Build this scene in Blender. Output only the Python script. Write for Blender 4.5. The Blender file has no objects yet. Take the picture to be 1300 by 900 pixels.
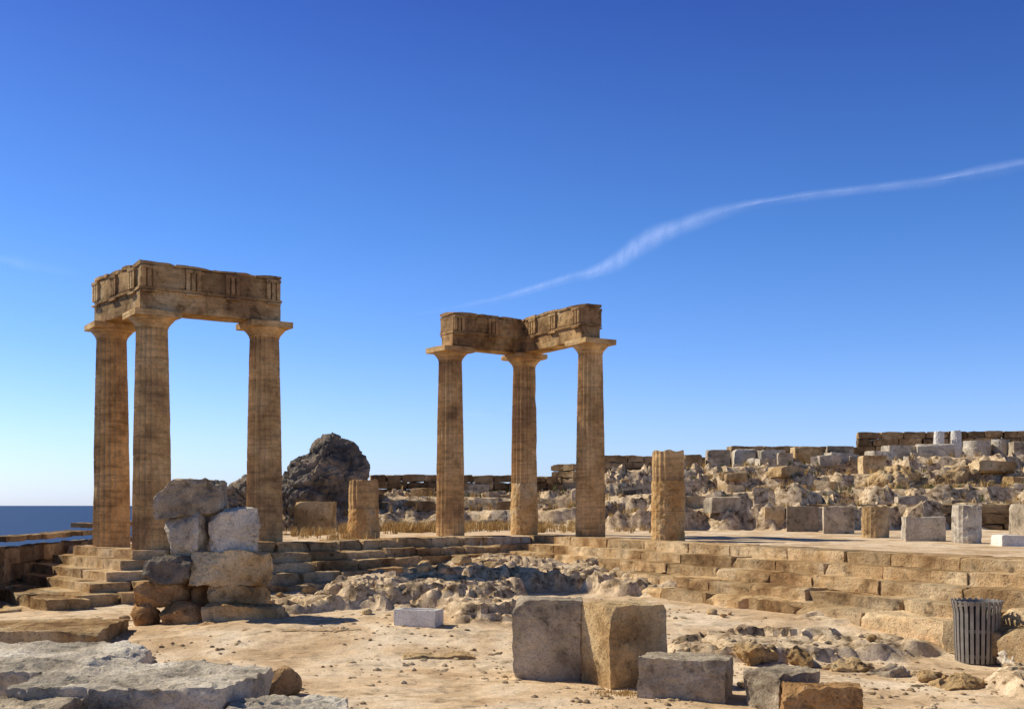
import bpy, bmesh, math, random
from mathutils import Vector, Matrix, noise, Euler
random.seed(7)
sc=bpy.context.scene
EYE=2.2
def gx(u,D): return (u-650)*D/1000.0
def zz(v,D): return EYE-(v-640)*D/1000.0
def lerp(a,b,t): return a+(b-a)*t
def sst(a,b,x):
    t=max(0.0,min(1.0,(x-a)/(b-a))); return t*t*(3-2*t)
# ------------------------------------------------------------ materials
def nd(nt,t,**k):
    n=nt.nodes.new(t)
    for a,b in k.items(): setattr(n,a,b)
    return n
def ramp(nt,stops):
    r=nd(nt,'ShaderNodeValToRGB'); cr=r.color_ramp
    while len(cr.elements)<len(stops): cr.elements.new(0.5)
    for e,(p,c) in zip(cr.elements,stops):
        e.position=p; e.color=(c[0],c[1],c[2],1) if not isinstance(c,(int,float)) else (c,c,c,1)
    return r
def mixc(nt,a,b,f,mode='MIX'):
    m=nd(nt,'ShaderNodeMix',data_type='RGBA',blend_type=mode)
    for s,v in ((0,f),(6,a),(7,b)):
        if hasattr(v,'is_linked'): nt.links.new(v,m.inputs[s])
        else: m.inputs[s].default_value=v if s==0 else (v[0],v[1],v[2],1)
    return m.outputs[2]
def noi(nt,vec,scale,detail=6,rough=.6,dist=0):
    n=nd(nt,'ShaderNodeTexNoise'); n.inputs['Scale'].default_value=scale
    n.inputs['Detail'].default_value=detail; n.inputs['Roughness'].default_value=rough
    n.inputs['Distortion'].default_value=dist
    nt.links.new(vec,n.inputs['Vector']); return n.outputs['Fac']
def stone_mat(name,c1,c2,c3,bump=1.0,bands=0.0,pits=0.5,sc_=1.0,attr=None,attrcols=None,dark=0.35,island=.35,stain=0.0):
    m=bpy.data.materials.new(name); m.use_nodes=True; nt=m.node_tree
    b=nt.nodes['Principled BSDF']; b.inputs['Roughness'].default_value=.95
    b.inputs['Specular IOR Level'].default_value=.05
    g=nd(nt,'ShaderNodeNewGeometry'); P=g.outputs['Position']
    big=noi(nt,P,.9*sc_,4,.6,.4); mid=noi(nt,P,5*sc_,7,.68,.3); fine=noi(nt,P,38*sc_,4,.7)
    r1=ramp(nt,[(.38,c1),(.5,c2),(.62,c3)]); nt.links.new(big,r1.inputs[0])
    col=r1.outputs[0]
    if attr:
        a=nd(nt,'ShaderNodeAttribute',attribute_name=attr)
        r9=ramp(nt,[(.36,attrcols[0]),(.46,attrcols[1]),(.58,attrcols[2])]); nt.links.new(mid,r9.inputs[0])
        col=mixc(nt,col,r9.outputs[0],a.outputs['Fac'])
    r2=ramp(nt,[(.32,dark),(.45,.97),(.68,1.25)]); nt.links.new(mid,r2.inputs[0])
    col=mixc(nt,col,r2.outputs[0],.8,'MULTIPLY')
    r3=ramp(nt,[(.34,.5),(.50,1.08)]); nt.links.new(fine,r3.inputs[0])
    col=mixc(nt,col,r3.outputs[0],.7,'MULTIPLY')
    if stain>0:
        st=noi(nt,P,2.1*sc_,6,.62,.8); rs=ramp(nt,[(.50,(1,1,1)),(.60,(.55,.52,.50))]); nt.links.new(st,rs.inputs[0])
        col=mixc(nt,col,rs.outputs[0],stain,'MULTIPLY')
    if island>0:
        ri=ramp(nt,[(0,1-island),(1,1+island*.6)]); nt.links.new(g.outputs['Random Per Island'],ri.inputs[0])
        col=mixc(nt,col,ri.outputs[0],1.0,'MULTIPLY')
    mp=nd(nt,'ShaderNodeMapping'); nt.links.new(P,mp.inputs[0]); mp.inputs['Scale'].default_value=(.8,.8,9)
    mp.inputs['Rotation'].default_value=(.06,.05,0)
    if bands>0:
        bd=noi(nt,mp.outputs[0],1.6,4,.6,.5)
        r4=ramp(nt,[(.34,.5),(.48,1.0),(.66,1.2)]); nt.links.new(bd,r4.inputs[0])
        col=mixc(nt,col,r4.outputs[0],bands,'MULTIPLY')
    v=nd(nt,'ShaderNodeTexVoronoi'); v.inputs['Scale'].default_value=14*sc_; nt.links.new(P,v.inputs['Vector'])
    r5=ramp(nt,[(.08,0.0),(.3,1.0)]); nt.links.new(v.outputs['Distance'],r5.inputs[0])
    if pits>0:
        col=mixc(nt,mixc(nt,col,(.45,.4,.36),1.0,'MULTIPLY'),col,mixc(nt,(1,1,1),r5.outputs[0],pits*.7))
    nt.links.new(col,b.inputs['Base Color'])
    ad=nd(nt,'ShaderNodeMath',operation='MULTIPLY_ADD'); nt.links.new(fine,ad.inputs[0]); ad.inputs[1].default_value=.35; nt.links.new(mid,ad.inputs[2]); H=ad.outputs[0]
    if pits>0:
        ad2=nd(nt,'ShaderNodeMath',operation='MULTIPLY_ADD'); nt.links.new(r5.outputs[0],ad2.inputs[0]); ad2.inputs[1].default_value=.3*pits; nt.links.new(H,ad2.inputs[2]); H=ad2.outputs[0]
    if bands>0:
        ad3=nd(nt,'ShaderNodeMath',operation='MULTIPLY_ADD'); nt.links.new(bd,ad3.inputs[0]); ad3.inputs[1].default_value=.5*bands; nt.links.new(H,ad3.inputs[2]); H=ad3.outputs[0]
    bp=nd(nt,'ShaderNodeBump'); bp.inputs['Strength'].default_value=min(1,bump); bp.inputs['Distance'].default_value=.06*bump
    nt.links.new(H,bp.inputs['Height']); nt.links.new(bp.outputs[0],b.inputs['Normal'])
    return m
M_col=stone_mat('sandstone_column',(.43,.265,.125),(.61,.385,.165),(.70,.47,.225),bump=.4,bands=.6,pits=.06,dark=.62,island=0,stain=.45)
M_ent=stone_mat('sandstone_entablature',(.34,.20,.095),(.53,.33,.145),(.64,.45,.23),bump=.8,bands=.35,pits=.2,dark=.32,island=.3,stain=.7)
M_rough=stone_mat('pitted_orange_stone',(.54,.30,.11),(.66,.42,.18),(.68,.5,.28),bump=1.0,pits=.9,dark=.35,island=0)
M_step=stone_mat('weathered_step_stone',(.34,.195,.085),(.57,.375,.18),(.70,.515,.295),bump=1.0,pits=.5,bands=.15,dark=.25,island=.35,stain=.5)
M_grey=stone_mat('grey_limestone',(.30,.24,.165),(.52,.42,.29),(.68,.56,.40),bump=1.0,pits=.45,dark=.22,island=.2,stain=.5)
M_pale=stone_mat('pale_limestone',(.42,.36,.27),(.62,.53,.40),(.74,.66,.52),bump=1.0,pits=.4,dark=.25,island=.2,stain=.4)
M_tan=stone_mat('tan_limestone',(.40,.25,.11),(.62,.425,.21),(.72,.55,.32),bump=1.0,pits=.5,dark=.24,island=.2,stain=.35)
M_brown=stone_mat('brown_boulder',(.28,.15,.06),(.44,.25,.105),(.56,.35,.17),bump=1.0,pits=.7,dark=.3,island=.2,stain=.4)
M_dark=stone_mat('dark_rock',(.10,.085,.07),(.22,.18,.135),(.42,.31,.20),bump=1.0,pits=.5,sc_=.8,dark=.2,island=.2)
M_white=stone_mat('white_marble',(.66,.60,.5),(.74,.69,.6),(.78,.74,.65),bump=.3,pits=.1,dark=.8,island=.1)
M_wall=stone_mat('wall_stone',(.19,.12,.06),(.34,.225,.115),(.48,.345,.19),bump=1.0,pits=.4,dark=.22,island=.45)
M_ground=stone_mat('dusty_ground',(.54,.37,.21),(.70,.515,.32),(.77,.61,.42),bump=.6,pits=.12,sc_=.9,attr='rock',
    attrcols=[(.10,.062,.033),(.42,.295,.165),(.68,.525,.335)],dark=.42,island=0,stain=.22)
M_peb=stone_mat('pebbles',(.33,.22,.12),(.48,.35,.2),(.6,.47,.3),bump=.3,pits=0)
def plain(name,c,r=.6,metal=0):
    m=bpy.data.materials.new(name); m.use_nodes=True; nt=m.node_tree; b=nt.nodes['Principled BSDF']
    g=nd(nt,'ShaderNodeNewGeometry'); n=noi(nt,g.outputs['Position'],9,6,.6)
    rr=ramp(nt,[(.3,tuple(x*.7 for x in c)),(.7,tuple(min(1,x*1.2) for x in c))]); nt.links.new(n,rr.inputs[0])
    nt.links.new(rr.outputs[0],b.inputs['Base Color']); b.inputs['Roughness'].default_value=r; b.inputs['Metallic'].default_value=metal
    return m
M_metal=plain('weathered_bin_metal',(.26,.23,.19),.6,.1)
M_dkin=plain('bin_liner',(.02,.02,.02),.8)
M_grass=plain('dry_grass_blades',(.50,.33,.12),.9)
M_green=plain('green_weeds',(.14,.15,.04),.9)
# ------------------------------------------------------------ mesh helpers
TPL={}
def cube_tpl(n):
    if ('c',n) not in TPL:
        bm=bmesh.new(); bmesh.ops.create_cube(bm,size=1)
        if n>0: bmesh.ops.subdivide_edges(bm,edges=bm.edges[:],cuts=n,use_grid_fill=True)
        bm.verts.index_update()
        TPL[('c',n)]=([v.co.copy() for v in bm.verts],[[v.index for v in f.verts] for f in bm.faces]); bm.free()
    return TPL[('c',n)]
def ico_tpl(n):
    if ('i',n) not in TPL:
        bm=bmesh.new(); bmesh.ops.create_icosphere(bm,subdivisions=n,radius=.5)
        bm.verts.index_update()
        TPL[('i',n)]=([v.co.copy() for v in bm.verts],[[v.index for v in f.verts] for f in bm.faces]); bm.free()
    return TPL[('i',n)]
class MB:
    def __init__(s): s.v=[]; s.f=[]
    def add(s,vs,fs):
        o=len(s.v); s.v.extend(vs); s.f.extend([[i+o for i in f] for f in fs])
    def obj(s,name,mat,parent=None,sharp=38,smooth=True,origin=None):
        me=bpy.data.meshes.new(name)
        if origin is None:
            if parent is None and s.v:
                xs=[p[0] for p in s.v]; ys=[p[1] for p in s.v]; zs=[p[2] for p in s.v]
                origin=((min(xs)+max(xs))/2,(min(ys)+max(ys))/2,min(zs))
            else: origin=(0,0,0)
        me.from_pydata([(p[0]-origin[0],p[1]-origin[1],p[2]-origin[2]) for p in s.v],[],s.f); me.update()
        if smooth:
            me.shade_smooth(); me.set_sharp_from_angle(angle=math.radians(sharp))
        me.materials.append(mat)
        o=bpy.data.objects.new(name,me); o.location=origin
        sc.collection.objects.link(o)
        if parent: o.parent=parent
        return o
def empty(name):
    e=bpy.data.objects.new(name,None); sc.collection.objects.link(e); return e
def stone(mb,c,dims,rot=(0,0,0),seed=0,rough=.03,chips=5,chip=.12,cuts=7,ico=False):
    """irregular stone: box or boulder with broken corners and noisy surface. c = centre"""
    rnd=random.Random(seed*7919+13)
    vs,fs=(ico_tpl(cuts) if ico else cube_tpl(cuts))
    planes=[]
    for i in range(chips):
        if ico:
            n=Vector((rnd.gauss(0,1),rnd.gauss(0,1),rnd.gauss(0,1))).normalized(); planes.append((n,.5*rnd.uniform(.62,.9)))
        else:
            k=[rnd.choice((-1,1)) for _ in range(3)]
            if rnd.random()<.6: k[rnd.randrange(3)]*=rnd.uniform(0,.3)
            n=Vector((k[0]*rnd.uniform(.5,1),k[1]*rnd.uniform(.5,1),k[2]*rnd.uniform(.5,1))).normalized()
            far=.5*(abs(n.x)+abs(n.y)+abs(n.z)); planes.append((n,far-rnd.uniform(.2,1)*chip))
    R=Euler(rot).to_matrix(); D=Vector(dims); C=Vector(c); off=Vector((rnd.uniform(0,90),rnd.uniform(0,90),rnd.uniform(0,90)))
    out=[]
    for v in vs:
        p=v.copy()
        for n,d in planes:
            t=n.dot(p)-d
            if t>0: p-=n*t
        q=Vector((p.x*D.x,p.y*D.y,p.z*D.z))
        e=noise.noise_vector(q*1.7+off)*rough*1.3+noise.noise_vector(q*6+off)*rough*.6+noise.noise_vector(q*15+off)*rough*.5
        q+=e
        out.append(C+R@q)
    mb.add(out,fs)
def box(mb,c,d,rz=0):
    vs,fs=cube_tpl(0); R=Matrix.Rotation(rz,3,'Z'); C=Vector(c)
    mb.add([C+R@Vector((v.x*d[0],v.y*d[1],v.z*d[2])) for v in vs],fs)
def row(mb,p0,p1,half,z0,z1,n,seed,rough=.015,chips=4,chip=.06,cuts=5,gap=.012,jit=.0):
    """a course of n blocks from p0 to p1, centred on the line"""
    p0=Vector(p0);p1=Vector(p1);d=p1-p0;L=d.length;d.normalize();a=math.atan2(d.y,d.x)
    rnd=random.Random(seed); ws=[rnd.uniform(.7,1.3) for _ in range(n)]; S=sum(ws);t=0
    for i,w in enumerate(ws):
        l=L*w/S; c=p0+d*(t+l/2); t+=l
        nn=Vector((-d.y,d.x))*rnd.uniform(-jit,jit); c=c+nn; dz=rnd.uniform(-jit,jit)*.5
        stone(mb,(c.x,c.y,(z0+z1)/2+dz),(l-gap,half*2,z1-z0),(0,rnd.uniform(-jit,jit)*.3,a+rnd.uniform(-jit,jit)*.5),seed*31+i,rough,chips,chip,cuts)
# ------------------------------------------------------------ site layout
C=Vector((.4,31.2)); RD=Vector((.462,-.887)); RN=Vector((.887,.462))
LD=Vector((-.725,-.688)); LN=Vector((-.688,.725))
c2=Vector((gx(193,18.04),25.25)); c1=Vector((gx(142,19.3),27.0)); c3=Vector((gx(335.5,19.1),26.75))
dA=(c1-c2).normalized(); dB=(c3-c2).normalized()
nA=Vector((-dA.y,dA.x)); 
if nA.dot(Vector((-1,-1)))<0: nA=-nA
nB=Vector((dB.y,-dB.x))
if nB.dot(Vector((1,-1)))<0: nB=-nB
ZS=1.33; ZL=1.18
OUT=[(.6,25.4,3.1,1.7,.46),(-1.7,21.6,2.0,2.3,.40),(-.3,18.4,.9,1.2,.25),(4.0,15.8,1.9,.7,.2),(7.2,13.2,1.6,1.2,.25),(3.1,23.8,1.5,1.6,.33),
     (-3.8,19.8,1.2,.9,.2),(-.3,28.0,1.8,1.2,.3),(5.6,17.9,1.1,.5,.10)]
def fr(x,y,s,o=4,seed=0): return noise.fractal(Vector((x*s,y*s,seed)),1.0,2.1,o)
def stairs(t,n,k=.3):
    t=max(0,min(1,t))*n; f=math.floor(t); return (f+sst(.0,k,t-f))/n if f<n else 1.0
def plate(px,py,sx,sy,seed,tilt):
    """tilted fractured plate: returns height in the cell and crevice factor"""
    d,pp=noise.voronoi(Vector((px*sx,py*sy,seed)))
    c=pp[0]; k=noise.noise(Vector((c.x*3.1,c.y*3.7,seed)))*.5+.5
    tx=noise.noise(Vector((c.x*5.3,c.y*2.9,seed+9))); ty=noise.noise(Vector((c.x*2.3,c.y*6.1,seed+19)))
    return k+tilt*(tx*(px*sx-c.x)+(ty-.35)*(py*sy-c.y)), d[1]-d[0]
def rough_rock(x,y,seed):
    """weathered bedrock 0..~1: tilted broken plates, narrow crevices, fretted surface"""
    wx=x+.30*fr(x,y,1.1,4,seed+6); wy=y+.26*fr(x,y,1.1,4,seed+16)
    k1,e1=plate(wx,wy,.62,1.0,seed,1.2); k2,e2=plate(wx,wy,1.6,2.5,seed+4,1.2); k3,e3=plate(wx,wy,4.6,6.2,seed+8,1.4)
    cr=min(1,e1*11); cr2=min(1,e2*9)
    rg=abs(noise.fractal(Vector((x*3.2,y*4.0,seed)),.75,2.3,5))
    return .10+.48*k1+.16*cr*(.5+.5*cr2)+.17*k2*cr+.06*k3-.13*rg, min(cr,.25+.75*cr2)*(.7+.3*min(1,e3*6))
def ground(x,y):
    p=Vector((x,y)); a=(p-C).dot(RN); b=(p-C).dot(LN)
    inb=((p-c2).dot(nA)<.2 and (p-c2).dot(nB)<.2)
    upper=a>.45 or (b>.45 and x>-6.6) or inb
    rock=0.0
    if upper:
        z=ZS-.035 if not (inb and x<-5.5) else ZL-.05
        z+=.015*fr(x,y,1.2)
        wr=sst(1,6,x)
        t=(y-38+2.2*fr(x,y,.15,3,3))/20.0; amp=lerp(2.4,3.3,max(0,min(1,(x-5)/22)))
        zr=amp*stairs(t+.05*fr(x,y,.8,3,5),4,.2)
        tc=(y-43+1.2*fr(x,y,.3,3,9))/6.0
        zc=1.1*stairs(tc,2)
        up=lerp(zc,zr,wr)
        rock=min(1,up*2.5) if up>.02 else 0
        if rock>0:
            st=zr/amp*4; onledge=1-min(1,abs(st-round(st))*8)
            h,cr=rough_rock(x*.6,y*.6,7.7)
            up+=rock*lerp(1,.26,onledge)*(.85*h-.15)
            rock=lerp(1,.6,onledge)*lerp(1,.85,cr)
        z+=up
        if y>64: z=lerp(z,z-1,sst(64,70,y))
        if y>44 and x<=2: z-= sst(55,75,y)*2
    else:
        z=.33*sst(14.5,18,y)+.40*sst(25,31,y)
        if x<-4: z*=lerp(1,.45,sst(-4,-7,x))
        z+=.05*fr(x,y,.45,4)+.016*fr(x,y,3,4)
        w=0
        for ox,oy,rx,ry,am in OUT:
            q=((x-ox)/rx)**2+((y-oy)/ry)**2
            if q<1.9:
                q+=.5*fr(x,y,1.1,4,11)
                w=max(w,am*(1-sst(.7,1.12,q)))
        if w>0:
            h,cr=rough_rock(x,y,3.3)
            z+=w*(1.6*h-.05)
            rock=min(1,w*6)*lerp(1,.68,cr)
        else:
            rock=.30*sst(.05,.5,fr(x,y,.9,4,31))
    # cliffs
    e=-12.6 if y<29 else -10.9
    dr=sst(0,1,(e+.5*fr(x,y,.3)-x)/3.0)
    if dr>0: z=lerp(z,-9,dr); rock=max(rock,dr)
    far=max(0,-x-16,x-62,y-82,-y-30)
    if far>0: z=z-min(130,far*1.5); rock=1
    return z,rock
def G(x,y): return ground(x,y)[0]
def frange(a,b,s):
    n=int(round((b-a)/s)); return [a+(b-a)*i/n for i in range(n)]
xs=frange(-260,-40,20)+frange(-40,-14,2)+frange(-14,-9,.25)+frange(-9,-5,.1)+frange(-5,5,.055)+frange(5,9.5,.075)+frange(9.5,34,.22)+frange(34,70,2)+frange(70,300,20)+[300]
ys=frange(-200,-30,17)+frange(-30,6,2)+frange(6,13,.15)+frange(13,29,.062)+frange(29,62,.17)+frange(62,90,2)+frange(90,300,20)+[300]
V=[];RK=[]
for y in ys:
    for x in xs:
        z,r=ground(x,y); V.append((x,y,z)); RK.append(r)
nx=len(xs); F=[[j*nx+i,j*nx+i+1,(j+1)*nx+i+1,(j+1)*nx+i] for j in range(len(ys)-1) for i in range(nx-1)]
mb=MB(); mb.v=V; mb.f=F
go=mb.obj('ground',M_ground,origin=(0,0,0),sharp=28)
at=go.data.attributes.new('rock','FLOAT','POINT'); at.data.foreach_set('value',RK)
# sea
mb=MB(); S=90000; mb.v=[(-S,-S,-112),(S,-S,-112),(S,S,-112),(-S,S,-112)]; mb.f=[[0,1,2,3]]
m=bpy.data.materials.new('sea_water'); m.use_nodes=True; nt=m.node_tree; b=nt.nodes['Principled BSDF']
b.inputs['Base Color'].default_value=(.008,.042,.115,1); b.inputs['Roughness'].default_value=.5; b.inputs['Specular IOR Level'].default_value=.22
g=nd(nt,'ShaderNodeNewGeometry'); n=noi(nt,g.outputs['Position'],.05,6,.6); bp=nd(nt,'ShaderNodeBump'); bp.inputs['Strength'].default_value=.6; bp.inputs['Distance'].default_value=6
nt.links.new(n,bp.inputs['Height']); nt.links.new(bp.outputs[0],b.inputs['Normal'])
mb.obj('sea',m,origin=(0,0,0),smooth=False)
# ------------------------------------------------------------ steps
def course(mb,P0,d,L,nrm,k,z1,rise,tread,n,seed,rough=.02,chip=.08,jit=.012,start=0):
    o=nrm*(-(tread*k)) ; half=.45
    a=P0+o+d*start+nrm*half; bq=P0+o+d*L+nrm*half
    row(mb,a,bq,half,z1-rise-.03,z1,n,seed,rough,7,chip,10,.02,jit)
mb=MB()
for k in range(5):
    z1=ZS-.2*k
    s0=0 if k<4 else 6.0
    course(mb,C,RD,22.5,RN,k,z1,.22 if k<4 else .42,.50,int(15-(s0/2)),100+k,start=-.2-.3*k if k<4 else s0,rough=.012+.005*k,chip=.07+.03*k,jit=.010+.008*k)
mb.obj('stone_steps',M_step,sharp=30)
mb=MB()
for k in range(5):
    z1=ZS-.02-.215*k
    course(mb,C,LD,9.3 if k<4 else 9.0,LN,k,z1,.23,.42,9,130+k,start=.5,rough=.022,chip=.14,jit=.03)
mb.obj('stone_steps',M_step,sharp=30)
# ------------------------------------------------------------ columns
def shaft(mb,x,y,z0,z1,r0,r1,flute=.03,seed=0,broken=False,cap=True,seg=120,joints=(.2,.42,.63,.82),noisea=.0035):
    rows=60; vs=[];rnd=random.Random(seed); off=Vector((seed*3.1,seed*1.7,0))
    hs=[i/rows for i in range(rows+1)]
    for j in joints: hs+= [j-.003,j,j+.003]
    hs=sorted(hs)
    for h in hs:
        r=lerp(r0,r1,h)+.012*math.sin(math.pi*h)
        if any(abs(h-j)<.001 for j in joints): r-=.012
        z=lerp(z0,z1,h)
        for i in range(seg):
            a=2*math.pi*i/seg; fr_=(i*20/seg)%1.0
            dd=flute*math.sin(math.pi*fr_)
            q=Vector((math.cos(a)*r,math.sin(a)*r,z))
            nn=noise.noise(q*2.3+off)*noisea*1.5+noise.noise(q*9+off)*noisea
            c=max(0,noise.noise(q*1.4+off*2)-.3)*.10
            rr=r-dd*(1-min(1,c*12))-c*.4+nn
            zt=z
            if broken and h>.97: zt+= .06*noise.noise(Vector((math.cos(a)*1.5,math.sin(a)*1.5,seed)))
            vs.append((x+math.cos(a)*rr,y+math.sin(a)*rr,zt))
    fs=[]; H=len(hs)
    for j in range(H-1):
        for i in range(seg):
            k=(i+1)%seg; fs.append([j*seg+i,j*seg+k,(j+1)*seg+k,(j+1)*seg+i])
    fs.append([ (H-1)*seg+i for i in range(seg)])
    mb.add(vs,fs)
def revolve(mb,x,y,prof,seg=64):
    vs=[(x+math.cos(2*math.pi*i/seg)*r,y+math.sin(2*math.pi*i/seg)*r,z) for r,z in prof for i in range(seg)]
    fs=[[j*seg+i,j*seg+(i+1)%seg,(j+1)*seg+(i+1)%seg,(j+1)*seg+i] for j in range(len(prof)-1) for i in range(seg)]
    mb.add(vs,fs)
def doric(parent,p,z0,zc,r0,r1,ang,seed,lower_rough=0,flute=.046):
    """doric column; zc = top of abacus"""
    x,y=p; zs=zc-.36
    mb=MB()
    if lower_rough>0:
        zr=z0+lower_rough
        ml=MB(); shaft(ml,x,y,z0-.02,zr,r0,lerp(r0,r1,lower_rough/(zs-z0)),.006,seed+50,joints=(.55,),noisea=.014)
        ml.obj('column_lower_drum',M_rough,parent)
        shaft(mb,x,y,zr+.004,zs,lerp(r0,r1,lower_rough/(zs-z0)),r1,flute,seed)
    else: shaft(mb,x,y,z0-.02,zs,r0,r1,flute,seed)
    mb.obj('column_shaft',M_col,parent,sharp=22)
    mb=MB()
    revolve(mb,x,y,[(r1-.01,zs-.01),(r1+.015,zs),(r1+.018,zs+.03),(r1+.035,zs+.06),(r1+.09,zs+.13),(r1+.145,zs+.185),(r1+.155,zs+.21),(r1+.145,zs+.225)])
    stone(mb,(x,y,zc-.07),((r1+.175)*2,(r1+.175)*2,.14),(0,0,ang),seed,.006,3,.04,6)
    mb.obj('column_capital',M_col,parent,sharp=30)
def triglyphs(mb,a,b,n,z0,z1,pos):
    a=Vector(a);b=Vector(b);d=(b-a).normalized();ang=math.atan2(d.y,d.x);L=(b-a).length
    for t in pos:
        c=a+d*(t*L)
        for k in (-1,0,1):
            q=c+d*(k*.125)+n*.02
            box(mb,(q.x,q.y,(z0+z1)/2-.03),(.085,.06,z1-z0-.08),ang)
        q=c+n*.025
        box(mb,(q.x,q.y,z1-.045),(.36,.075,.07),ang)
        q=c+n*.035
        box(mb,(q.x,q.y,z0-.095),(.34,.06,.04),ang)
def entab(parent,ca,cc,cb,half,za,zt,ext_a,ext_b,seed,arch_h,inner=False,na=1,nb=1):
    """two beams meeting over the corner column cc"""
    da=(ca-cc).normalized(); db=(cb-cc).normalized()
    zf=za+arch_h
    mb=MB()
    A0=cc+da*(half+.01); A1=ca+da*ext_a; B0=cc-db*(half*1.02); B1=cb+db*ext_b
    row(mb,A0-da*.1,A1,half-.02,za+.003,zf,na,seed,.008,5,.04,14,.01)
    row(mb,B0,B1,half-.02,za,zf-.003,nb,seed+1,.008,5,.04,14,.01)
    # taenia
    row(mb,A0-da*.1,A1+da*.02,half+.03,zf-.002,zf+.06,1,seed+2,.005,3,.1,10)
    row(mb,B0-db*.03,B1+db*.02,half+.03,zf,zf+.063,1,seed+3,.005,3,.1,10)
    mb.obj('architrave',M_ent,parent)
    mb=MB()
    row(mb,A0-da*.1,A1,half,zf+.06,zt-.09,2,seed+4,.013,7,.07,14,.03,.010)
    row(mb,B0,B1,half,zf+.063,zt-.094,3,seed+5,.013,7,.07,14,.03,.010)
    row(mb,A0-da*.1,A1+da*.02,half+.025,zt-.09,zt,3,seed+6,.012,7,.25,12,.025,.010)
    row(mb,B0-db*.02,B1+db*.02,half+.025,zt-.094,zt-.006,4,seed+7,.012,7,.25,12,.025,.010)
    for (p,q,d,hh) in ((A0-da*half,A1,da,0),(B0,B1,db,0)):
        n=Vector((-d.y,d.x))
        for s in (1,-1):
            nn=n*s
            P=p+nn*half; Q=q+nn*half
            L=(Q-P).length
            pos=[.2/L,.5,1-.2/L] if L<3 else [.2/L,.36,.64,1-.2/L]
            triglyphs(mb,P,Q,nn,zf+.06,zt-.09,pos)
    mb.obj('triglyph_frieze',M_ent,parent)
T1=empty('ruined_doric_colonnade')
aA=math.atan2(dB.y,dB.x)
ztop=6.58
doric(T1,c1,ZL,ztop,.44,.35,aA,1); doric(T1,c2,ZL,ztop,.44,.35,aA,2); doric(T1,c3,ZL,ztop,.44,.35,aA,3)
entab(T1,c1,c2,c3,.36,ztop+.003,7.68,.22,.28,200,.46,na=1,nb=1)
# krepis of that temple corner
mb=MB()
for k in range(5):
    off=.62+.40*k; z1=ZL-.2*k; half=.42
    cor=c2+ (nA*off+nB*off)
    a0=cor-nA*half; a1=cor+dA*(3.6+.5*k)-nA*half
    b0=cor-nB*half+dB*.02; b1=cor+dB*(4.6+.2*k)-nB*half
    row(mb,a0,a1,half,z1-.26,z1,4,300+k,.014,5,.06,8,.015,.010+.006*k)
    row(mb,b0+dB*.85,b1,half,z1-.26,z1-.003,4,320+k,.014,5,.06,8,.015,.010+.006*k)
for i in range(5):  # stylobate paving beneath
    p=c2-nB*(.3+.8*i)+nB*.3
    row(mb,p-nA*.1+dB*.3,p+dB*4.2-nA*.1,.38,ZL-.25,ZL-.006,5,340+i,.012,3,.05,5,.012,.004)
mb.obj('temple_base_steps',M_step,T1)
mb=MB()
cor=c2+nA*2.8+nB*2.6
row(mb,cor-nA*.4,cor+dA*6.5-nA*.4,.42,-.1,.36,8,360,.035,6,.15,9,.03,.04)
row(mb,cor+nA*.75-nB*.3,cor+nA*.75+dA*5-nB*.3,.36,-.2,.2,6,361,.035,6,.15,9,.03,.05)
mb.obj('foundation_wall',M_step)
# right colonnade
m2=Vector((gx(665.5,23.5),32.9)); r2=Vector((gx(749.5,21.4),29.96)); l2=Vector((gx(571.5,22.4),31.4))
T2=empty('ruined_doric_colonnade')
a2=math.atan2((r2-m2).y,(r2-m2).x); a3=math.atan2((l2-m2).y,(l2-m2).x)
zc=6.64
doric(T2,l2,ZS,zc,.41,.33,a3,4); doric(T2,m2,ZS,zc,.41,.33,a2,5,lower_rough=1.5); doric(T2,r2,ZS,zc,.41,.33,a2,6,lower_rough=.0)
entab(T2,l2,m2,r2,.33,zc+.003,7.64,.12,.02,240,.40)
# broken columns
mb=MB(); x=gx(848,19.4); shaft(mb,x,27.15,ZS-.05,ZS+1.45,.41,.40,.008,60,False,joints=(.5,),noisea=.02)
o=empty('broken_column'); mb.obj('pitted_drum',M_rough,o)
mb=MB(); shaft(mb,x,27.15,ZS+1.455,zz(573,19.4),.39,.385,.02,61,True,joints=(.5,),noisea=.006); mb.obj('fluted_drum',M_col,o,sharp=25)
mb=MB(); x=gx(461.5,20.9); shaft(mb,x,29.3,ZS-.05,ZS+.75,.41,.405,.008,62,False,joints=(),noisea=.02)
o=empty('broken_column'); mb.obj('pitted_drum',M_rough,o)
mb=MB(); shaft(mb,x,29.3,ZS+.755,zz(609,20.9),.395,.385,.02,63,True,joints=(),noisea=.006); mb.obj('fluted_drum',M_col,o,sharp=25)
# ------------------------------------------------------------ individual stones
SEED=[1000]
def blk(name,u0,u1,v0,v1,D,depth,rz=0,mat=None,rough=.03,chips=5,chip=.14,cuts=12,ico=False,stand=True,tilt=(0,0),sink=.06):
    SEED[0]+=1
    W=(u1-u0)*D/1000; s,c_=abs(math.sin(rz)),abs(math.cos(rz))
    w=max(.2,(W-depth*s)/max(.3,c_))
    cy=1.4*D+.5*(depth*c_+w*s)
    cx=gx((u0+u1)/2,D)*(cy/(1.4*D)) 
    zt=zz(v0,cy/1.4 if v0>640 else D); zb=zz(v1,D)
    if stand: zb=min(zb,G(cx,cy))-sink
    mb=MB(); stone(mb,(cx,cy,(zt+zb)/2),(w,depth,zt-zb),(tilt[0],tilt[1],rz),SEED[0],rough,chips,chip,cuts,ico)
    return mb.obj(name,mat or M_tan,sharp=35)
blk('stone_block',650,742,759,862,9.9,.62,-.10,M_grey,.022,6,.10,38)
blk('stone_block',738,846,765,880,9.45,.72,.42,M_tan,.022,7,.10,38)
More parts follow.
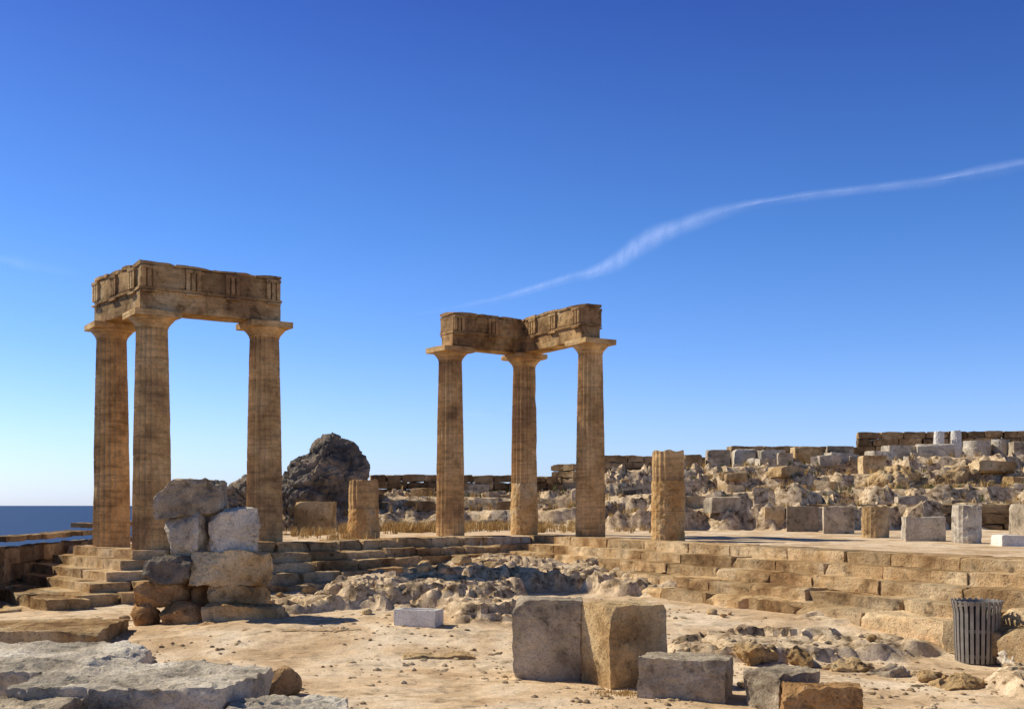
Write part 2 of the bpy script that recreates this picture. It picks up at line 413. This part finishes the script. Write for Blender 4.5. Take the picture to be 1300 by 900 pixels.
blk('stone_block',806,936,832,908,8.7,.62,-.32,M_grey,.026,8,.14,34)
blk('stone_block',936,1052,848,925,8.3,.7,.5,M_grey,.04,9,.22,30)
blk('stone_block',985,1096,866,930,7.9,.6,-.2,M_brown,.04,9,.22,28)
def slab(u0,u1,vb,vf,z,h,mat,rz=0,rough=.05,tilt=(0,0)):
    """low flat slab: top surface spans from far edge vb to near edge vf"""
    SEED[0]+=1
    Df=(EYE-z)*1000/(vf-640); Db=(EYE-z)*1000/(vb-640); yc=.7*(Df+Db); dp=1.4*(Db-Df); w=(u1-u0)*(Df+Db)/2000
    x=gx((u0+u1)/2,(Df+Db)/2)
    mb=MB(); stone(mb,(x,yc,z-h/2),(w,dp,h),(tilt[0],tilt[1],rz),SEED[0],rough,10,.16,44)
    return mb.obj('stone_slab',mat,sharp=30)
slab(-60,170,814,852,.46,.62,M_pale,.10)
slab(62,330,838,874,.42,.6,M_pale,-.08)
slab(-80,78,882,925,.34,.5,M_grey,.1)
slab(292,440,886,915,.24,.4,M_pale,.1)
slab(-30,142,786,802,.36,.5,M_step,.06,.03)
blk('boulder',322,392,843,888,8.8,.6,.3,M_brown,.05,9,.2,4,True)
# stone pile
PILE=[(200,288,609,652,.7,.1,M_grey,13.1),(214,272,650,706,.7,-.2,M_pale,13.1),(262,331,648,704,.65,.15,M_pale,13.05),
(186,248,705,740,.7,.05,M_dark,13.0),(244,343,700,743,.75,-.05,M_tan,13.0),
(174,242,737,768,.8,.1,M_brown,13.0),(268,337,739,771,.7,-.15,M_tan,12.95)]
for u0,u1,v0,v1,dp,rz,mt,DD in PILE:
    blk('piled_stone',u0,u1,v0,v1+2,DD,dp,rz,mt,.05,11,.26,26,stand=False,tilt=(random.uniform(-.06,.06),random.uniform(-.1,.1)))
blk('piled_stone',243,272,741,770,13.3,.5,.2,M_brown,.04,6,.2,10,stand=False)
blk('boulder',165,208,760,801,12.95,.6,.1,M_brown,.05,9,.2,4,True)
blk('boulder',200,270,764,813,12.75,.75,.1,M_brown,.05,9,.2,4,True)
blk('piled_stone',263,356,767,803,12.8,.75,-.05,M_tan,.05,8,.2,18)
blk('boulder',240,290,790,815,12.5,.4,.1,M_brown,.04,9,.2,4,True)
slab(322,502,784,800,.26,.4,M_step,.05,.03)
slab(512,598,822,833,.08,.2,M_tan,.1,.03)
slab(395,470,806,816,.06,.15,M_tan,.3,.03)
# white marble trough (open-topped box)
o=empty('marble_trough'); x0=gx(531,12.3); y0=17.3; zb=G(x0,y0)-.02
mb=MB(); w,dp,h=.70,.34,.26; rz=-.35; R=Matrix.Rotation(rz,2)
for (dx,dy,ww,dd) in ((0,-dp/2+.03,w,.06),(0,dp/2-.03,w,.06),(-w/2+.03,0,.06,dp-.121),(w/2-.03,0,.06,dp-.121)):
    q=R@Vector((dx,dy)); stone(mb,(x0+q.x,y0+q.y,zb+h/2),(ww,dd,h),(0,0,rz),5,.004,2,.02,4)
stone(mb,(x0,y0,zb+.1),(w-.13,dp-.13,.06),(0,0,rz),6,.004,1,.02,3); mb.obj('marble_sides',M_white,o)
# rocks on the court
ROCKS=[(920,996,808,846,10.6,.6,M_tan),(1000,1040,826,848,10.6,.45,M_tan),(1042,1112,828,856,10.3,.6,M_tan),(1100,1155,838,862,10.0,.5,M_grey),(1160,1215,850,876,9.6,.5,M_tan),
(1175,1262,858,884,9.2,.7,M_tan),(1262,1315,812,842,10.4,.6,M_pale),(1262,1320,845,880,9.2,.7,M_grey),(880,930,815,832,11.3,.5,M_tan),
(600,650,775,812,12.6,.6,M_grey),(440,520,748,776,14.6,.9,M_tan),(450,520,726,748,16.6,1.0,M_grey),(520,556,726,756,15.5,.7,M_dark),
(500,570,752,786,14.0,.8,M_grey),
(395,450,748,765,15,.8,M_brown),(360,400,755,775,14.5,.7,M_step)]
for u0,u1,v0,v1,D_,dp,mt in ROCKS:
    blk('rock',u0,u1,v0,v1,D_,dp,random.uniform(-.3,.3),mt,.08,14,.3,5,True,sink=.12)
# terrace row of ancient blocks
TB=[(869,909,630,665,30,.8,M_tan),(910,966,646,671,28,.8,M_grey),(968,994,643,672,27.2,.7,M_tan),(996,1041,643,674,25.8,.8,M_grey),(1042,1086,643,677,24,.8,M_grey),
(1145,1199,656,686,19.2,.7,M_pale),(1264,1296,679,692,17,.6,M_white),(376,426,637,670,28.5,.8,M_tan),(522,552,620,656,34,.7,M_tan),(590,622,615,655,36,.9,M_grey),
(800,826,636,662,36,.8,M_grey),(905,925,655,668,33,.5,M_grey),(1290,1320,640,690,19,.8,M_grey),(785,806,644,660,38,.8,M_tan),
(866,893,577,602,40,1,M_wall),(896,926,571,600,40,1,M_grey),(930,958,570,594,40.5,1,M_pale),(962,996,571,590,40,1,M_pale),(1006,1044,567,594,40,1,M_tan),(1048,1083,566,595,40,1,M_grey),
(1122,1160,565,590,40,1,M_pale),(1162,1211,563,590,39.5,1,M_pale),(1282,1312,560,592,38.5,1,M_grey),(1092,1122,578,592,38,.8,M_tan),(985,1008,575,592,38,.8,M_grey),
(780,830,607,628,40,1,M_grey),(840,872,600,618,40,.8,M_tan),(1240,1275,612,632,36,.9,M_tan)]
for u0,u1,v0,v1,D_,dp,mt in TB:
    blk('ancient_stone_block',u0,u1,v0,v1,D_,dp,random.uniform(-.25,.1),mt,.02,5,.1,8)
for (u,w,v0,D_) in ((1116,34,643,21.3),(1234,36,641,18.2)):
    mb=MB(); x=gx(u,D_); y=1.4*D_+.3; shaft(mb,x,y,G(x,y)-.05,zz(v0,D_),w*D_/2000,w*D_/2050,.012,int(u),True,joints=(),noisea=.02,seg=60)
    mb.obj('column_drum',M_tan if u<1200 else M_pale,sharp=30)
def slope_stones(name,n,ur,yr,mat,sz,seed,flat=.7):
    rnd=random.Random(seed); mb=MB(); k=0
    while k<n:
        y=rnd.uniform(*yr); u=rnd.uniform(*ur); x=(u-650)*y/1400
        if fr(x,y,.25,2,seed)<-.1: continue
        w=rnd.uniform(*sz)*(1 if rnd.random()<.5 else .45); k+=1
        h=w*rnd.uniform(.4,flat); z=G(x,y)+h*.3
        stone(mb,(x,y,z),(w*rnd.uniform(.8,1.5),w*rnd.uniform(.6,1),h),(rnd.uniform(-.06,.06),rnd.uniform(-.08,.08),rnd.uniform(-.5,.5)),seed*100+k,.03,6,.16,4)
    mb.obj(name,mat)
slope_stones('fallen_masonry',24,(850,1330),(54,59),M_pale,(.6,1.2),11,.75)
slope_stones('fallen_masonry',24,(780,1330),(46,54),M_tan,(.5,1.3),12)
slope_stones('fallen_masonry',22,(780,1330),(39,46),M_grey,(.4,1.1),13)
slope_stones('fallen_masonry',22,(440,800),(43,50),M_wall,(.4,1.0),14)
slope_stones('fallen_masonry',16,(440,800),(41,48),M_dark,(.4,.9),15)
def wall(name,p0,p1,zb,zt,half,ch,bl,mat,seed,drop=0,rough=.04):
    mb=MB(); L=(Vector(p1)-Vector(p0)).length; n=max(1,int(round((zt-zb)/ch))); h=(zt-zb)/n
    for i in range(n):
        row(mb,p0,p1,half,zb+i*h,zb+(i+1)*h-.01,max(2,int(L/bl)),seed+i,rough,5,.12,4,.03,.03)
    return mb.obj(name,mat)
def P(u,y): return ((u-650)*y/1400,y)
wall('ruined_wall',P(1088,62),P(1340,60),3.6,2.2+.091*44,.4,.35,1.1,M_wall,400)
wall('ruined_wall',P(925,61),P(1088,62),3.4,2.2+.074*43.5,.4,.35,1.0,M_wall,420)
wall('ruined_wall',P(760,57),P(925,60.5),3.0,2.2+.062*41,.4,.35,.9,M_wall,440)
wall('ruined_wall',P(470,50),P(625,51),1.6,2.2+.037*36,.35,.3,.8,M_wall,460)
wall('ruined_wall',P(625,51),P(710,52),1.6,2.2+.036*36.8,.35,.3,.8,M_wall,470)
wall('ruined_wall',P(706,52),P(735,51),1.6,2.2+.050*37,.35,.3,.8,M_wall,475)
wall('ruined_wall',P(1010,41.5),P(1330,38.5),1.2,2.2,.3,.3,1.2,M_wall,480)
wall('ruined_wall',P(1150,48),P(1330,46),2.0,3.05,.35,.35,1.3,M_tan,490)
wall('ruined_wall',P(770,45),P(900,46),1.3,2.3,.35,.32,.8,M_wall,495)
for i,(u,v0,w) in enumerate(((1192,548,13),(1214,547,13),(1240,560,34),(1270,558,22))):
    D_=41.5 if i<2 else 39.5; mb=MB(); x=gx(u,D_); y=1.4*D_; shaft(mb,x,y,G(x,y)-.1,zz(v0,D_),w*D_/2000,w*D_/2100,.015,int(u),True,joints=(),noisea=.02,seg=40); mb.obj('column_drum',M_white if i<2 else M_pale)
def crag(name,u0,u1,v0,D_,dp,seed,mat,zb=None,chips=16,lump=.3):
    mb=MB(); y=1.4*D_+dp/2; x=gx((u0+u1)/2,y/1.4); w=(u1-u0)*D_/1000; zt=zz(v0,y/1.4); b_=G(x,y)-1.0 if zb is None else zb
    rnd=random.Random(seed)
    vs,fs=ico_tpl(6); pl=[]
    for i in range(chips):
        n=Vector((rnd.gauss(0,1),rnd.gauss(0,1),rnd.gauss(0,.8))).normalized(); pl.append((n,.5*rnd.uniform(.70,.92)))
    out=[]; h=zt-b_
    for v in vs:
        p=v.copy()
        for n,d in pl:
            t=n.dot(p)-d
            if t>0: p-=n*t
        q=Vector((p.x*w*1.12,p.y*dp,p.z*h*1.08))
        nrm=v.normalized(); d,_=noise.voronoi(Vector((q.x*.9,q.y*.9,q.z*1.6))+Vector((seed,0,0)))
        e=lump*.7*noise.fractal(q*.9+Vector((seed,3,1)),.6,2.3,7)-.16*(1-min(1,(d[1]-d[0])*6))+.12*noise.noise(_[0]*3)
        q+=nrm*e
        out.append(Vector((x,y,(zt+b_)/2))+q)
    mb.add(out,fs); mb.obj(name,mat,sharp=30)
crag('rock_crag',350,470,552,31,3.4,4,M_dark,zb=-.6,chips=14)
crag('rock_crag',268,350,601,27.5,2.5,5,M_dark,zb=.4)
crag('rock_crag',340,500,622,33,3,8,M_dark,zb=.6)
crag('rock_crag',770,850,604,38,3,9,M_wall,zb=1.0)
crag('rock_crag',1085,1180,594,33,3,10,M_tan,zb=.6)
crag('rock_crag',1165,1270,598,33.5,3,11,M_wall,zb=.6)
crag('rock_crag',925,1050,618,33.5,3,12,M_wall,zb=.8)
wl=MB()
pts=[(-10.3,14.5,.95),(-11.3,20,1.1),(-11.6,24.5,1.2),(-11.9,30.5,1.55),(-11.2,34,1.6)]
for i in range(len(pts)-1):
    a_,b_=pts[i],pts[i+1]
    for k in range(4):
        z0=-.3+k*.38; z1=min(z0+.37,(a_[2]+b_[2])/2)
        if z1>z0+.05: row(wl,a_[:2],b_[:2],.28,z0,z1,8,500+i*10+k,.03,5,.1,4,.02,.02)
    row(wl,a_[:2],b_[:2],.33,(a_[2]+b_[2])/2-.02,(a_[2]+b_[2])/2+.1,5,560+i,.02,5,.1,5,.02,.02)
wl.obj('boundary_wall',M_wall)
mb=MB(); box(mb,(-10.9,17.6+1,1.2),(.05,.05,1.1)); box(mb,(-10.9,18.6,1.77),(.08,.08,.04)); mb.obj('metal_post',M_metal)
# ------------------------------------------------------------ litter bin
bx,by=gx(1240,10.95),15.33; bz=G(bx,by)-.01
zt=zz(762,10.95); H=zt-bz
o=empty('litter_bin'); mb=MB(); N=26
for i in range(N):
    a=2*math.pi*i/N
    prof=[(.275,.0),(.29,.35*H),(.30,.8*H),(.335,H)]
    for j in range(3):
        r0,h0=prof[j]; r1,h1=prof[j+1]; vs=[]
        for (r,h) in ((r0,h0),(r1,h1)):
            for da_ in (-.023,.023):
                for rr in (-.006,.006):
                    q=Vector((math.cos(a)*(r+rr)-math.sin(a)*da_,math.sin(a)*(r+rr)+math.cos(a)*da_))
                    vs.append((bx+q.x,by+q.y,bz+.01+h))
        mb.add(vs,[[0,1,3,2],[4,6,7,5],[0,4,5,1],[2,3,7,6],[0,2,6,4],[1,5,7,3]])
mb.obj('slats',M_metal,o,smooth=False)
mb=MB()
for (r,h) in ((.272,.08),(.285,.5*H),(.318,H-.05)):
    revolve(mb,bx,by,[(r-.01,bz+h),(r-.01,bz+h+.045),(r-.024,bz+h+.045),(r-.024,bz+h),(r-.01,bz+h)],48)
mb.obj('hoops',M_metal,o)
mb=MB(); revolve(mb,bx,by,[(.01,bz+.06),(.24,bz+.06),(.255,bz+H-.1),(.245,bz+H-.1),(.23,bz+.08),(.01,bz+.08)],40); mb.obj('liner',M_dkin,o)
# ------------------------------------------------------------ gravel, rubble, grass
rnd=random.Random(21); mb=MB(); vs0,fs0=ico_tpl(1)
for i in range(5200):
    y=10.5+ (rnd.random()**1.4)*15; x=rnd.uniform(-.47,.47)*y
    if (Vector((x,y))-C).dot(RN)>-2.6 or (x<-6.5 and y>20): continue
    if fr(x,y,.5,3,77)<rnd.uniform(-.4,.3): continue
    s=rnd.choice((.010,.012,.015,.02,.025,.03,.045)); z=G(x,y); a=rnd.uniform(0,6)
    sx,sy,sz=s*rnd.uniform(.8,1.6),s*rnd.uniform(.7,1.2),s*rnd.uniform(.5,.9)
    mb.add([Vector((x+math.cos(a)*v.x*2*sx-math.sin(a)*v.y*2*sy,y+math.sin(a)*v.x*2*sx+math.cos(a)*v.y*2*sy,z+v.z*2*sz+rnd.uniform(-.1,.1)*s)) for v in vs0],fs0)
mb.obj('gravel',M_peb,origin=(0,0,0),smooth=False)
mb=MB()
for i in range(110):
    y=rnd.uniform(13,27); x=rnd.uniform(-.42,.45)*y; p=Vector((x,y))
    if (p-C).dot(RN)>-2.6 or ((p-C).dot(LN)>-2.1 and x>-7) or (x<-6 and y>21): continue
    if fr(x,y,.6,3,55)<.05: continue
    s=rnd.uniform(.06,.2); stone(mb,(x,y,G(x,y)+s*.15),(s*1.4,s,s*.7),(0,0,rnd.uniform(0,3)),4000+i,.02,6,.2,2,True)
for i in range(60):
    t=rnd.uniform(3,9); p=C+LD*t-LN*rnd.uniform(1.9,3.0); s=rnd.uniform(.12,.4)
    stone(mb,(p.x,p.y,G(p.x,p.y)+s*.2),(s*1.5,s,s*.8),(0,0,rnd.uniform(0,3)),4500+i,.03,6,.2,3,True)
mb.obj('rubble',M_tan,origin=(0,0,0))
def grass(name,mat,patches,seed):
    rnd=random.Random(seed); mb=MB()
    for (x0,x1,y0,y1,n,h) in patches:
        for i in range(n):
            x=rnd.uniform(x0,x1); y=rnd.uniform(y0,y1)
            if fr(x,y,.8,3,88)<.08: continue
            z=G(x,y)
            for k in range(12):
                a=rnd.uniform(0,6.28); l=h*rnd.uniform(.4,1); lean=rnd.uniform(.1,.7)*l; w=.003+.006*y/25; bx_=x+rnd.gauss(0,.05); by_=y+rnd.gauss(0,.05)
                dx,dy=math.cos(a),math.sin(a)
                mb.add([(bx_-dy*w,by_+dx*w,z-.02),(bx_+dy*w,by_-dx*w,z-.02),(bx_+dx*lean*.4+dy*w*.7,by_+dy*lean*.4-dx*w*.7,z+l*.6),(bx_+dx*lean*.4-dy*w*.7,by_+dy*lean*.4+dx*w*.7,z+l*.6),(bx_+dx*lean,by_+dy*lean,z+l)],
                       [[0,1,2,3],[3,2,4]])
    mb.obj(name,mat,origin=(0,0,0),smooth=False)
grass('dry_grass',M_grass,[(-8.5,-2.5,33.5,38,420,.4),(-4.5,1.5,35,43,420,.4),(1.5,5,34,42,160,.3),(1.0,1.8,12.4,12.9,40,.05),
   (8,24,40,56,700,.35),(-8,4,42,50,250,.4),(-5.2,-2.6,27.5,29.5,60,.25)],1)
grass('green_weeds',M_green,[(6.3,6.9,16.6,17.2,60,.10),(8,24,40,56,260,.3),(-8,4,43,50,60,.35)],2)
# ------------------------------------------------------------ high vapour trails
m=bpy.data.materials.new('contrail_vapour'); m.use_nodes=True; nt=m.node_tree; nt.nodes.clear()
out=nd(nt,'ShaderNodeOutputMaterial'); tr=nd(nt,'ShaderNodeBsdfTransparent'); df=nd(nt,'ShaderNodeBsdfDiffuse'); tl=nd(nt,'ShaderNodeBsdfTranslucent')
df.inputs[0].default_value=(.85,.88,.95,1); tl.inputs[0].default_value=(.85,.88,.95,1)
ms=nd(nt,'ShaderNodeAddShader'); nt.links.new(df.outputs[0],ms.inputs[0]); nt.links.new(tl.outputs[0],ms.inputs[1])
at_=nd(nt,'ShaderNodeAttribute',attribute_name='dens'); g=nd(nt,'ShaderNodeNewGeometry'); n=noi(nt,g.outputs['Position'],.004,5,.5,.2)
r=ramp(nt,[(.3,.45),(.65,1.0)]); nt.links.new(n,r.inputs[0])
mu=nd(nt,'ShaderNodeMath',operation='MULTIPLY'); nt.links.new(at_.outputs['Fac'],mu.inputs[0]); nt.links.new(r.outputs[0],mu.inputs[1])
mx=nd(nt,'ShaderNodeMixShader'); nt.links.new(mu.outputs[0],mx.inputs[0]); nt.links.new(tr.outputs[0],mx.inputs[1]); nt.links.new(ms.outputs[0],mx.inputs[2]); nt.links.new(mx.outputs[0],out.inputs[0])
def trail(path,dens,ALT=2600.0,NW=13):
    dense=[]; mb=MB()
    for i in range(len(path)-1):
        p0=path[max(0,i-1)];p1=path[i];p2=path[i+1];p3=path[min(len(path)-1,i+2)]
        for k in range(8):
            t=k/8; dense.append(tuple(.5*((2*p1[j])+(-p0[j]+p2[j])*t+(2*p0[j]-5*p1[j]+4*p2[j]-p3[j])*t*t+(-p0[j]+3*p1[j]-3*p2[j]+p3[j])*t**3) for j in range(3)))
    dense.append(path[-1]); vs=[]; vals=[]
    for j,(u,v,w) in enumerate(dense):
        D_=ALT/((640-v)/1000); cx,cy=gx(u,D_),1.4*D_
        for i in range(NW):
            s=(i/(NW-1)-.5)*2; ww=w*1.25*D_/1000*s*(1+.2*noise.noise(Vector((j*.11,0,4))))
            vs.append((cx,cy+abs(s)*30,ALT+EYE+ww+.8*D_/1000*noise.noise(Vector((j*.1,0,1))))); vals.append(dens(u)*sst(0,1,1-abs(s)))
    mb.v=vs; mb.f=[[j*NW+i,j*NW+i+1,(j+1)*NW+i+1,(j+1)*NW+i] for j in range(len(dense)-1) for i in range(NW-1)]
    co=mb.obj('contrail_cloud',m,origin=(0,0,0))
    at=co.data.attributes.new('dens','FLOAT','POINT'); at.data.foreach_set('value',vals)
trail([(1345,198,8),(1300,208,9),(1240,220,9),(1190,229,8),(1130,236,7),(1060,244,6),(1000,252,7),(930,266,9),(880,281,12),(840,297,15),(810,312,16),(785,330,13),(750,346,9),(715,355,7),(680,366,6),(640,378,6),(600,387,6),(560,395,5),(525,401,4)],
      lambda u:.21*sst(530,740,u)+.035)
trail([(-40,322,6),(0,328,7),(40,336,8),(80,343,7),(120,348,5)],lambda u:.05*(1-sst(30,118,u)))
trail([(580,522,6),(620,524,7),(680,521,8),(730,518,5)],lambda u:.06*sst(582,620,u)*(1-sst(690,728,u)),1300.0)
# ------------------------------------------------------------ light, sky, camera
EL=math.radians(42); SX,SY=-.92,.39
az=math.atan2(SX,SY)
s=Vector((math.sin(az)*math.cos(EL),math.cos(az)*math.cos(EL),math.sin(EL)))
ld=bpy.data.lights.new('sun','SUN'); ld.energy=5; ld.angle=math.radians(.5); ld.color=(1,.93,.79)
lo=bpy.data.objects.new('sun',ld); lo.rotation_euler=s.to_track_quat('Z','Y').to_euler(); lo.location=(-30,10,40); sc.collection.objects.link(lo)
w=bpy.data.worlds.new('World'); sc.world=w; w.use_nodes=True; nt=w.node_tree; bg=nt.nodes['Background']
sk=nd(nt,'ShaderNodeTexSky',sky_type='NISHITA'); sk.sun_disc=False; sk.sun_elevation=EL; sk.sun_rotation=az; sk.altitude=100; sk.air_density=1; sk.dust_density=.6; sk.ozone_density=3
tint=mixc(nt,sk.outputs[0],(.67,1.10,2.0),1.0,'MULTIPLY')
# sky grading: paler horizon haze, deep blue above, unseen top warmed for shadow fill
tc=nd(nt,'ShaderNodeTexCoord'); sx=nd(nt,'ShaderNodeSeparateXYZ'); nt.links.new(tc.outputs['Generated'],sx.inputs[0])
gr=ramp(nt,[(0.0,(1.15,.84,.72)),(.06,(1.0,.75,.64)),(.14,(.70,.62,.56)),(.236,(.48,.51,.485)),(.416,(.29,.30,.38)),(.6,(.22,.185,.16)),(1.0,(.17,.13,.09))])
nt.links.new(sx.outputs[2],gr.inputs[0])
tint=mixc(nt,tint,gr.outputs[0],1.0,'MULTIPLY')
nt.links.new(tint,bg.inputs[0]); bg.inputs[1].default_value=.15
cd=bpy.data.cameras.new('camera'); cd.sensor_width=36; cd.lens=1400/1300*36; cd.shift_y=190/1300; cd.clip_end=200000; cd.clip_start=.1
cam=bpy.data.objects.new('camera',cd); cam.location=(0,0,EYE); cam.rotation_euler=(math.radians(90),0,0); sc.collection.objects.link(cam); sc.camera=cam
sc.view_settings.view_transform='Standard'; sc.view_settings.look='None'; sc.view_settings.exposure=0
